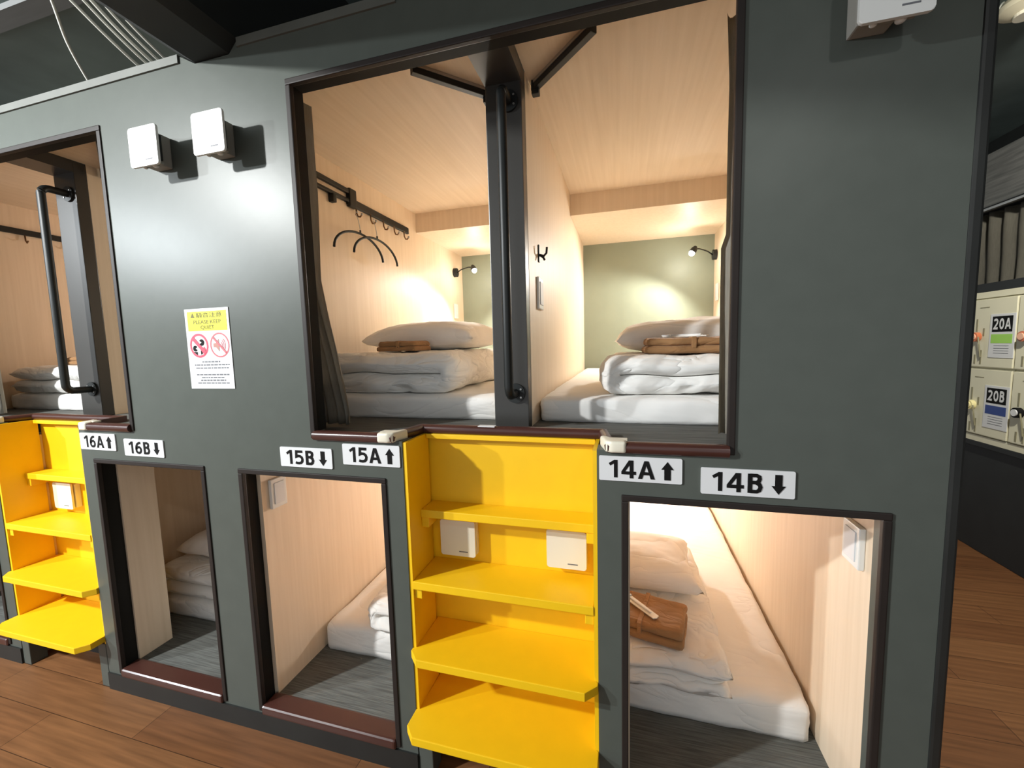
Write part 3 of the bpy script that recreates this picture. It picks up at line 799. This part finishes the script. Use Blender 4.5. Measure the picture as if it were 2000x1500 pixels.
# lower pods
mattress(-0.325, 0.600, 0.325, 2.24, ZF, 0.225, 'white mattress in the lower pod 14B', 31)
duvet(-0.31, 0.375, 0.275, 1.16, 0.226, 0.066, 'folded white duvet in the lower pod 14B', 32, 'left')
pillow(0.0, 0.83, 0.358, 0.62, 0.44, 0.13, 'white pillow in the lower pod 14B behind brown clothes', 33)
loungewear(0.05, 0.44, 0.360, 0.34, 0.20, 0.065, -0.22, 'brown folded loungewear, in lower pod 14B', 34)
mattress(-1.308, -0.42, 0.315, 2.24, ZF, 0.225, 'white mattress in the lower pod 15B', 41)
duvet(-1.09, -0.43, 0.30, 1.1, 0.226, 0.070, 'folded white duvet in the lower pod 15B', 42, 'left')
mattress(-2.42, -1.47, 0.335, 2.24, ZF, 0.19, 'white mattress in the lower pod 16B', 51)
duvet(-2.40, -1.75, 0.34, 1.1, 0.191, 0.075, 'folded white duvet in the lower pod 16B', 52, 'left')
pillow(-2.02, 0.62, 0.342, 0.60, 0.40, 0.15, 'white pillow on the duvet in lower pod 16B', 53)

# ------------------------------------------------------------------ curtains
def curtain(name, xl, xr, yc, z0, z1, label, group, folds=5, amp=0.022, shape=None, m=M_curtain, axis='x', bands=None):
    nu, nv = folds * 10, 30; mb = MB(); G_ = {}
    for i in range(nu + 1):
        for j in range(nv + 1):
            u = i / nu; v = j / nv; z = z0 + (z1 - z0) * v
            a, b = shape(v) if shape else (xl, xr)
            x = a + (b - a) * u
            ph = u * folds * 2 * math.pi
            am = amp * (0.75 + .35 * math.sin(v * 2.2 + u * 7))
            y = yc + am * math.sin(ph + .6 * math.sin(v * 3 + u * 5)) + .004 * noise.noise(Vector((x * 20, z * 6, 1)))
            p = (x, y, z) if axis == 'x' else (y, x, z)
            G_[(i, j)] = mb.bm.verts.new(p)
    for i in range(nu):
        for j in range(nv):
            mb.bm.faces.new((G_[(i, j)], G_[(i + 1, j)], G_[(i + 1, j + 1)], G_[(i, j + 1)]))
    bmesh.ops.solidify(mb.bm, geom=mb.bm.faces[:], thickness=0.003)
    return tag(mb.build(name, m, None, True), label, 'curtain', group)
GC = 'grey brown pod curtains drawn aside'
def sh15(v):
    r = -0.985 if v < .05 else -0.985 - .095 * min(1, (v - .05) / .42)
    return (-1.33 + .10 * (1 - v), r)
curtain('pod_curtain', 0, 0, 0.175, 1.165, 2.31, 'grey brown curtain gathered at the left side of pod 15A', GC, 6, 0.028, sh15)
def sh14(v):
    return (0.275 - (.012 if v < .5 else 0) - .012 * max(0, v - .85) * 6, 0.56)
curtain('pod_curtain', 0, 0, 0.175, 1.165, 2.31, 'grey brown curtain gathered at the right side of pod 14A', GC, 5, 0.028, sh14)
def sh17(v):
    return (-3.46, -3.04 - .06 * min(1, v * 2.2))
curtain('pod_curtain', 0, 0, 0.185, 1.165, 2.31, 'grey brown curtain at the left picture edge, beside the bed', GC, 6, 0.026, sh17)

# ceiling curtain rails (diagonal, black)
def rail(a, b, label):
    t = thing('curtain_rail', label, 'curtain rail', ((a[0] + b[0]) / 2, (a[1] + b[1]) / 2, 2.33), 'black curtain rails under the pod ceilings')
    d = (Vector((b[0], b[1], 0)) - Vector((a[0], a[1], 0))).normalized(); n = Vector((-d.y, d.x, 0)) * .011
    A_, B_ = Vector((a[0], a[1], 0)), Vector((b[0], b[1], 0))
    pts = [(p.x, p.y) for p in (A_ + n, A_ - n, B_ - n, B_ + n)]
    MB().prism(pts, 2.318, 2.3465, 'z', .002).build('rail', M_black, t)
    n2 = n if n.y < 0 else -n
    pts = [(p.x, p.y) for p in (A_ + n2 * 1.02, A_ + n2 * 1.25, B_ + n2 * 1.25, B_ + n2 * 1.02)]
    MB().prism(pts, 2.336, 2.346, 'z').build('bright_edge', M_steel, t)
    e = A_ + d * .012
    MB().box(e.x - .013, e.x + .013, e.y - .013, e.y + .013, 2.30, 2.346, .003).build('end_stop', M_black, t)
rail((-0.306, 0.365), (-0.085, 0.15), 'black curtain rail on the ceiling of pod 14A')
rail((-0.463, 0.36), (-0.66, 0.15), 'black curtain rail on the ceiling of pod 15A')
rail((-2.445, 0.365), (-2.10, 0.15), 'black curtain rail on the ceiling at the left opening')

# ------------------------------------------------------------------ pod fittings
# hanger rack in 15A (left wall x=-1.37)
t = thing('hook_rack', 'black hook rack along the oak wall of pod 15A', 'rack', (-1.37, 0.9, 2.19))
MB().box(-1.3695, -1.352, 0.74, 1.345, 2.178, 2.218, .006).build('backboard', M_black, t)
MB().box(-1.3695, -1.350, 0.35, 0.80, 2.232, 2.255, .004).build('upper_bar', M_black, t)
MB().box(-1.3695, -1.350, 0.35, 0.78, 2.188, 2.206, .004).build('lower_bar', M_black, t)
MB().box(-1.3695, -1.345, 0.745, 0.80, 2.170, 2.262, .006).build('joint_block', M_black, t)
MB().box(-1.3695, -1.34, 0.61, 0.635, 2.150, 2.190, .004).build('bracket', M_black, t)
HK = [0.80, 0.925, 1.05, 1.165, 1.28]
for y in HK:
    hk = MB().tube([(-1.353, y, 2.180), (-1.351, y, 2.150), (-1.343, y, 2.132), (-1.330, y, 2.130), (-1.321, y, 2.140)], .0042, 8).build('hook', M_brass, t, True)
    MB().sphere((-1.320, y, 2.142), .0065).build('hook_tip', M_steel, hk, True)
def hanger(y, label, x=-1.332):
    t = thing('clothes_hanger', label, 'hanger', (-1.33, y, 2.13), 'black clothes hangers on the rack')
    pts = []
    zt = 2.043
    for k in range(21):
        a = math.radians(-88 + 176 * k / 20); s = math.sin(a)
        pts.append((x, y + .012 + .205 * s, zt - .115 * (1 - math.cos(a)) ** 1.0 ))
    MB().tube(pts, .0062, 8).build('shoulder_bar', M_black, t, True)
    MB().tube([(x, y + .02, zt), (x, y + .018, zt + .03), (x, y + .004, zt + .075), (x, y - .012, 2.132), (x, y - .008, 2.146), (x, y + .006, 2.146)], .0022, 6).build('hook', M_steel, t, True)
    MB().cyl((x, y + .02, zt - .002), (x, y + .019, zt + .018), .0045, 8).build('collar', M_black, t)
hanger(0.775, 'black curved clothes hanger on the rack, nearer the pod opening')
hanger(0.905, 'black curved clothes hanger on the rack, second from the pod opening', -1.318)
# bar with hooks in the left-edge pod
t = thing('hanging_bar', 'black hanging bar behind the grab bar at the left edge', 'rack', (-3.2, 0.5, 2.17))
MB().box(-3.497, -3.485, 0.42, 1.15, 2.18, 2.215, .004).build('backboard', M_black, t)
for y in (0.55, 0.75, 0.95): MB().tube([(-3.486, y, 2.18), (-3.484, y, 2.15), (-3.474, y, 2.135), (-3.462, y, 2.145)], .004, 8).build('hook', M_brass, t, True)

# double coat hook on the partition of 14A
t = thing('coat_hook', 'small black coat hook on the partition of pod 14A', 'hook', (-0.322, 0.47, 1.79))
MB().box(-0.3215, -0.317, 0.458, 0.474, 1.757, 1.823, .002).build('back_plate', M_black, t)
MB().tube([(-0.317, 0.466, 1.785), (-0.300, 0.466, 1.780), (-0.290, 0.466, 1.790), (-0.288, 0.466, 1.812)], .0045, 8).build('prong', M_black, t, True)
MB().tube([(-0.317, 0.466, 1.785), (-0.303, 0.466, 1.775), (-0.297, 0.466, 1.764)], .0045, 8).build('prong', M_black, t, True)

def switch_plate(x, y, z, side, w, h, label, d=.010):
    t = thing('switch_panel', label, 'switch', (x, y, z), 'white switch and socket plates in the pods')
    s = side
    xa, xb = sorted((x + s * .0005, x + s * d))
    MB().box(xa, xb, y - w / 2, y + w / 2, z - h / 2, z + h / 2, .003).build('frame', M_white, t)
    xa, xb = sorted((x + s * d, x + s * (d + .003)))
    MB().box(xa, xb, y - w * .32, y + w * .32, z - h * .36, z + h * .36, .001).build('rocker', M_paper, t)
switch_plate(-0.322, 0.462, 1.637, 1, .085, .12, 'white switch plate on the partition of pod 14A')
switch_plate(-1.37, 2.10, 1.74, 1, .075, .12, 'white socket plate on the wall of pod 15A under lamp')
switch_plate(0.64, 2.14, 1.784, -1, .075, .12, 'white socket plate on the wall of pod 14A under lamp')
switch_plate(-1.318, 0.131, 0.895, 1, .072, .115, 'white switch plate inside the lower doorway 15B', .014)
switch_plate(0.613, 0.165, 0.875, -1, .085, .115, 'white switch plate inside the lower doorway 14B', .016)

# reading lamps
def reading_lamp(bx, by, bz, side, hx, hy, hz, aim, power, label):
    t = thing('reading_lamp', label, 'lamp', (bx, by, bz), 'black reading lamps at the pod heads')
    s = side
    o = MB().cyl((bx + s * .0005, by, bz), (bx + s * .028, by, bz), .036, 28).build('base', M_black, t); smooth_by_angle(o)
    B0 = Vector((bx + s * .028, by, bz)); H = Vector((hx, hy, hz)); mid = (B0 + H) / 2 + Vector((0, 0, .015))
    MB().tube([B0, B0.lerp(mid, .5) + Vector((0, 0, .006)), mid, mid.lerp(H, .5) + Vector((0, 0, .006)), H], .0045, 8).build('gooseneck', M_black, t, True)
    ax = Vector(aim).normalized()
    o = MB().tube([H - ax * .02, H, H + ax * .03], .022, 20, True, [.012, .021, .024]).build('lamp_head', M_black, t); smooth_by_angle(o)
    bl = MB().sphere(H + ax * .034, .019, (1, 1, 1)).build('bulb', M_bulb, t, True)
    p = H + ax * .060
    point('reading_glow', H + ax * .075, 2.2, (1.0, .95, .87), .02)
    spot('reading_light', p, p + ax, power, 150, .45, (1.0, .95, .87), .02)
    return t
reading_lamp(0.64, 2.20, 2.057, -1, 0.465, 2.04, 2.075, (-.5, -.3, -.8), 42, 'black reading lamp glowing on the right wall of pod 14A')
reading_lamp(-1.37, 2.103, 2.056, 1, -1.17, 2.02, 2.07, (.45, -.4, -.8), 48, 'black reading lamp glowing on the left wall of pod 15A')
spot('reading_light', (-0.26, 2.15, 0.80), (0.25, 0.9, 0.2), 44, 150, .3, (1.0, .97, .94), .03)
spot('reading_light', (-0.47, 2.15, 0.80), (-1.2, 0.8, 0.25), 46, 150, .3, (1.0, .97, .94), .03)
spot('reading_light', (-1.68, 2.0, 2.0), (-2.3, 1.0, 1.2), 25, 150, .3, (1.0, .9, .75), .03)  # unseen 16A lamp like the other pods', added to brighten the partition
spot('reading_light', (-2.70, 2.0, 2.0), (-3.0, 1.0, 1.2), 20, 150, .3, (1.0, .85, .75), .03)

# ------------------------------------------------------------------ cables on top of the wall
def cable(path, r, label, group='pale cables running over the wall'):
    pts = []
    P_ = [Vector(p) for p in path]
    for i in range(len(P_) - 1):
        p0 = P_[max(i - 1, 0)]; p1 = P_[i]; p2 = P_[i + 1]; p3 = P_[min(i + 2, len(P_) - 1)]
        for k in range(8):
            t_ = k / 8
            pts.append(.5 * ((2 * p1) + (p2 - p0) * t_ + (2 * p0 - 5 * p1 + 4 * p2 - p3) * t_ ** 2 + (3 * p1 - p0 - 3 * p2 + p3) * t_ ** 3))
    pts.append(P_[-1])
    return tag(MB().tube(pts, r, 8).build('cable', M_cable, None, True), label, 'cable', group)
cable([(-1.907, 0.03, 2.437), (-1.87, -0.05, 2.53), (-1.80, -0.14, 2.66), (-1.77, -0.28, 2.84), (-1.76, -0.32, 2.97)], .0045, 'single pale cable hanging down to the wall top at far left')
CB = [(-1.64, -1.80, .0050), (-1.60, -1.76, .0042), (-1.575, -1.735, .0055), (-1.545, -1.70, .0042), (-1.515, -1.66, .0042)]
for k, (xe, xs_, r) in enumerate(CB):
    w = .004 * k
    cable([(xe, 0.05, 2.4385 + r * .2), (xe - .005, 0.0, 2.455 + r), (xe - .02, -0.08, 2.51), (xe - .06 + w, -0.22, 2.62), (xs_ + .01 - w, -0.40, 2.76), (xs_ - .03, -0.62, 2.95)], r, 'pale cable in the bundle beside the black duct')

# ------------------------------------------------------------------ locker corridor on the right
XL = 2.231
def locker(y0, y1, z0, z1, num, band, ringm, capm, label, ym):
    t = thing('locker', label, 'locker', (XL + .25, (y0 + y1) / 2, z0), 'cream lockers along the right wall')
    MB().box(XL + .004, XL + .60, y0 + .001, y1 - .001, z0 + .001, z1 - .001, .003).build('body', M_lock, t)
    d = MB().box(XL - .010, XL + .003, y0 + .006, y1 - .006, z0 + .008, z1 - .008, .003).build('door', M_lock, t)
    def sub(mb, nm, m, sm=False):
        # sub-parts of the door
        for v in mb.bm.verts: v.co -= Vector(t['_o'])
        o = mb.build(nm, m, None, sm); o.parent = d; return o
    h = z1 - z0
    sub(MB().box(XL - .0112, XL - .0098, y1 - .14, y1 - .07, z1 - .062, z1 - .056), 'slot', M_lockd)
    for yy, za, zb in ((y1 - .055, .13, .21), (y1 - .11, .19, .24), (y1 - .055, .36, .42), (y1 - .10, .33, .42)):
        sub(MB().box(XL - .0116, XL - .0098, yy - .006, yy + .006, z1 - zb, z1 - za), 'slot', M_lockd)
    yk = y1 - .068; zk = z1 - .245
    sub(MB().cyl((XL - .010, yk, zk), (XL - .034, yk, zk), .030, 22), 'key_tag', ringm)
    sub(MB().cyl((XL - .034, yk, zk), (XL - .040, yk, zk), .020, 22), 'lock_cap', capm)
    sub(MB().tube([(XL - .03, yk - .03, zk), (XL - .03, yk - .042, zk - .05), (XL - .022, yk - .045, zk - .13)], .004, 6), 'key_strap', M_lockd)
    # number label
    la = sub(MB().box(XL - .0130, XL - .0102, ym - .088, ym + .088, z1 - .375, z1 - .105, .001), 'number_label', M_paper)
    sub(MB().box(XL - .0138, XL - .0131, ym - .070, ym + .070, z1 - .215, z1 - .120), 'number_field', M_ink)
    sub(MB().box(XL - .0138, XL - .0131, ym - .074, ym + .074, z1 - .285, z1 - .230), 'colour_band', band)
    ln_ = MB()
    for q in (.300, .315, .330, .345): ln_.box(XL - .0137, XL - .0131, ym - .055, ym + .05 - .02 * ((q * 1000) % 3), z1 - q - .0025, z1 - q)
    sub(ln_, 'small_print', M_inkg)['kind'] = 'stuff'
    if num:
        q = glyph_text(num, ym, z1 - .167, .122, .066, XL - .0142, M_paper, t, 'x', .21)
        q.parent = d
    return t
lw = 0.335
ly = [2.345 + lw, 2.345, 2.345 - lw]
for row, (z0, z1) in enumerate(((1.215, 1.66), (0.775, 1.215))):
    up = row == 0
    locker(2.01, 2.345, z0, z1, '20A' if up else '20B', M_greenl if up else M_blue, M_orange if up else M_paleyel, M_peach if up else M_paleyel,
           'cream locker door numbered 20A with a green label' if up else 'cream locker door numbered 20B with a blue label', 2.10)
    locker(2.347, 2.682, z0, z1, None, M_red if up else M_blue, M_red if up else M_paleyel, M_peach if up else M_paleyel,
           'cream locker in the %s row, mostly hidden behind the wall corner' % ('upper' if up else 'lower'), 2.50)
    locker(1.673, 2.008, z0, z1, None, M_greenl if up else M_blue, M_orange if up else M_ink, M_peach if up else M_paper,
           'cream locker in the %s row, cut by the right picture edge' % ('upper' if up else 'lower'), 1.75)
t = thing('locker_plinth', 'black cabinet base carrying the cream lockers', 'cabinet', (XL + .3, 2.1, 0))
MB().box(XL + .02, XL + .60, 1.2, 2.9, 0.0, 0.70, .004).build('body', M_dark, t)
MB().box(XL - .004, XL + .61, 1.2, 2.9, 0.70, 0.733, .003).build('top_edge', M_dark, t)
tag(MB().box(XL - .002, XL + .6, 1.45, 2.69, 0.733, 0.774, .002).build('locker_base_frame', M_lock), 'cream steel frame below the bottom row of lockers', 'frame')
tag(MB().box(XL - .002, XL + .6, 1.45, 2.69, 1.661, 1.700, .002).build('locker_top_frame', M_lock), 'cream steel frame along the top of the lockers', 'frame')
struct('wall_header', MB().box(XL + .06, XL + .14, 0.9, 4.4, 2.25, 2.60), M_board)
struct('wall_shelf', MB().box(XL - .0, XL + .62, 1.2, 4.4, 1.702, 1.755), M_dark)
def shc(v): return (1.55, 2.95)
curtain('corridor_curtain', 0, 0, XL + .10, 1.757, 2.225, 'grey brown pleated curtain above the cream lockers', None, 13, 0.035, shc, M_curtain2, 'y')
t = thing('curtain_rod', 'pale curtain rail above the curtain over the lockers', 'curtain rail', (XL + .04, 2.2, 2.235))
MB().box(XL + .025, XL + .055, 1.5, 3.0, 2.228, 2.245, .003).build('rail', M_steel, t)
MB().box(XL + .02, XL + .06, 1.5, 3.0, 2.2455, 2.2495).build('groove', M_black, t)
# round cream fitting under the ceiling, top right
t = thing('ceiling_fitting', 'round cream fitting under the ceiling in the top right corner', 'ceiling fitting', (1.80, 1.50, 2.92))
o = MB().tube([(1.80, 1.50, 2.979), (1.80, 1.50, 2.955), (1.80, 1.50, 2.935), (1.80, 1.50, 2.915)], .1, 32, True, [.085, .10, .095, .06]).build('dome', M_amber, t); smooth_by_angle(o)
o = MB().cyl((1.80, 1.50, 2.915), (1.80, 1.50, 2.900), .045, 24).build('sensor', M_cream, t)
cable([(1.69, 1.47, 2.96), (1.66, 1.44, 2.93), (1.62, 1.42, 2.86)], .004, 'short cable hanging from the round ceiling fitting', 'cable at the ceiling fitting')

for o in bpy.data.objects:
    if '_o' in o.keys(): del o['_o']
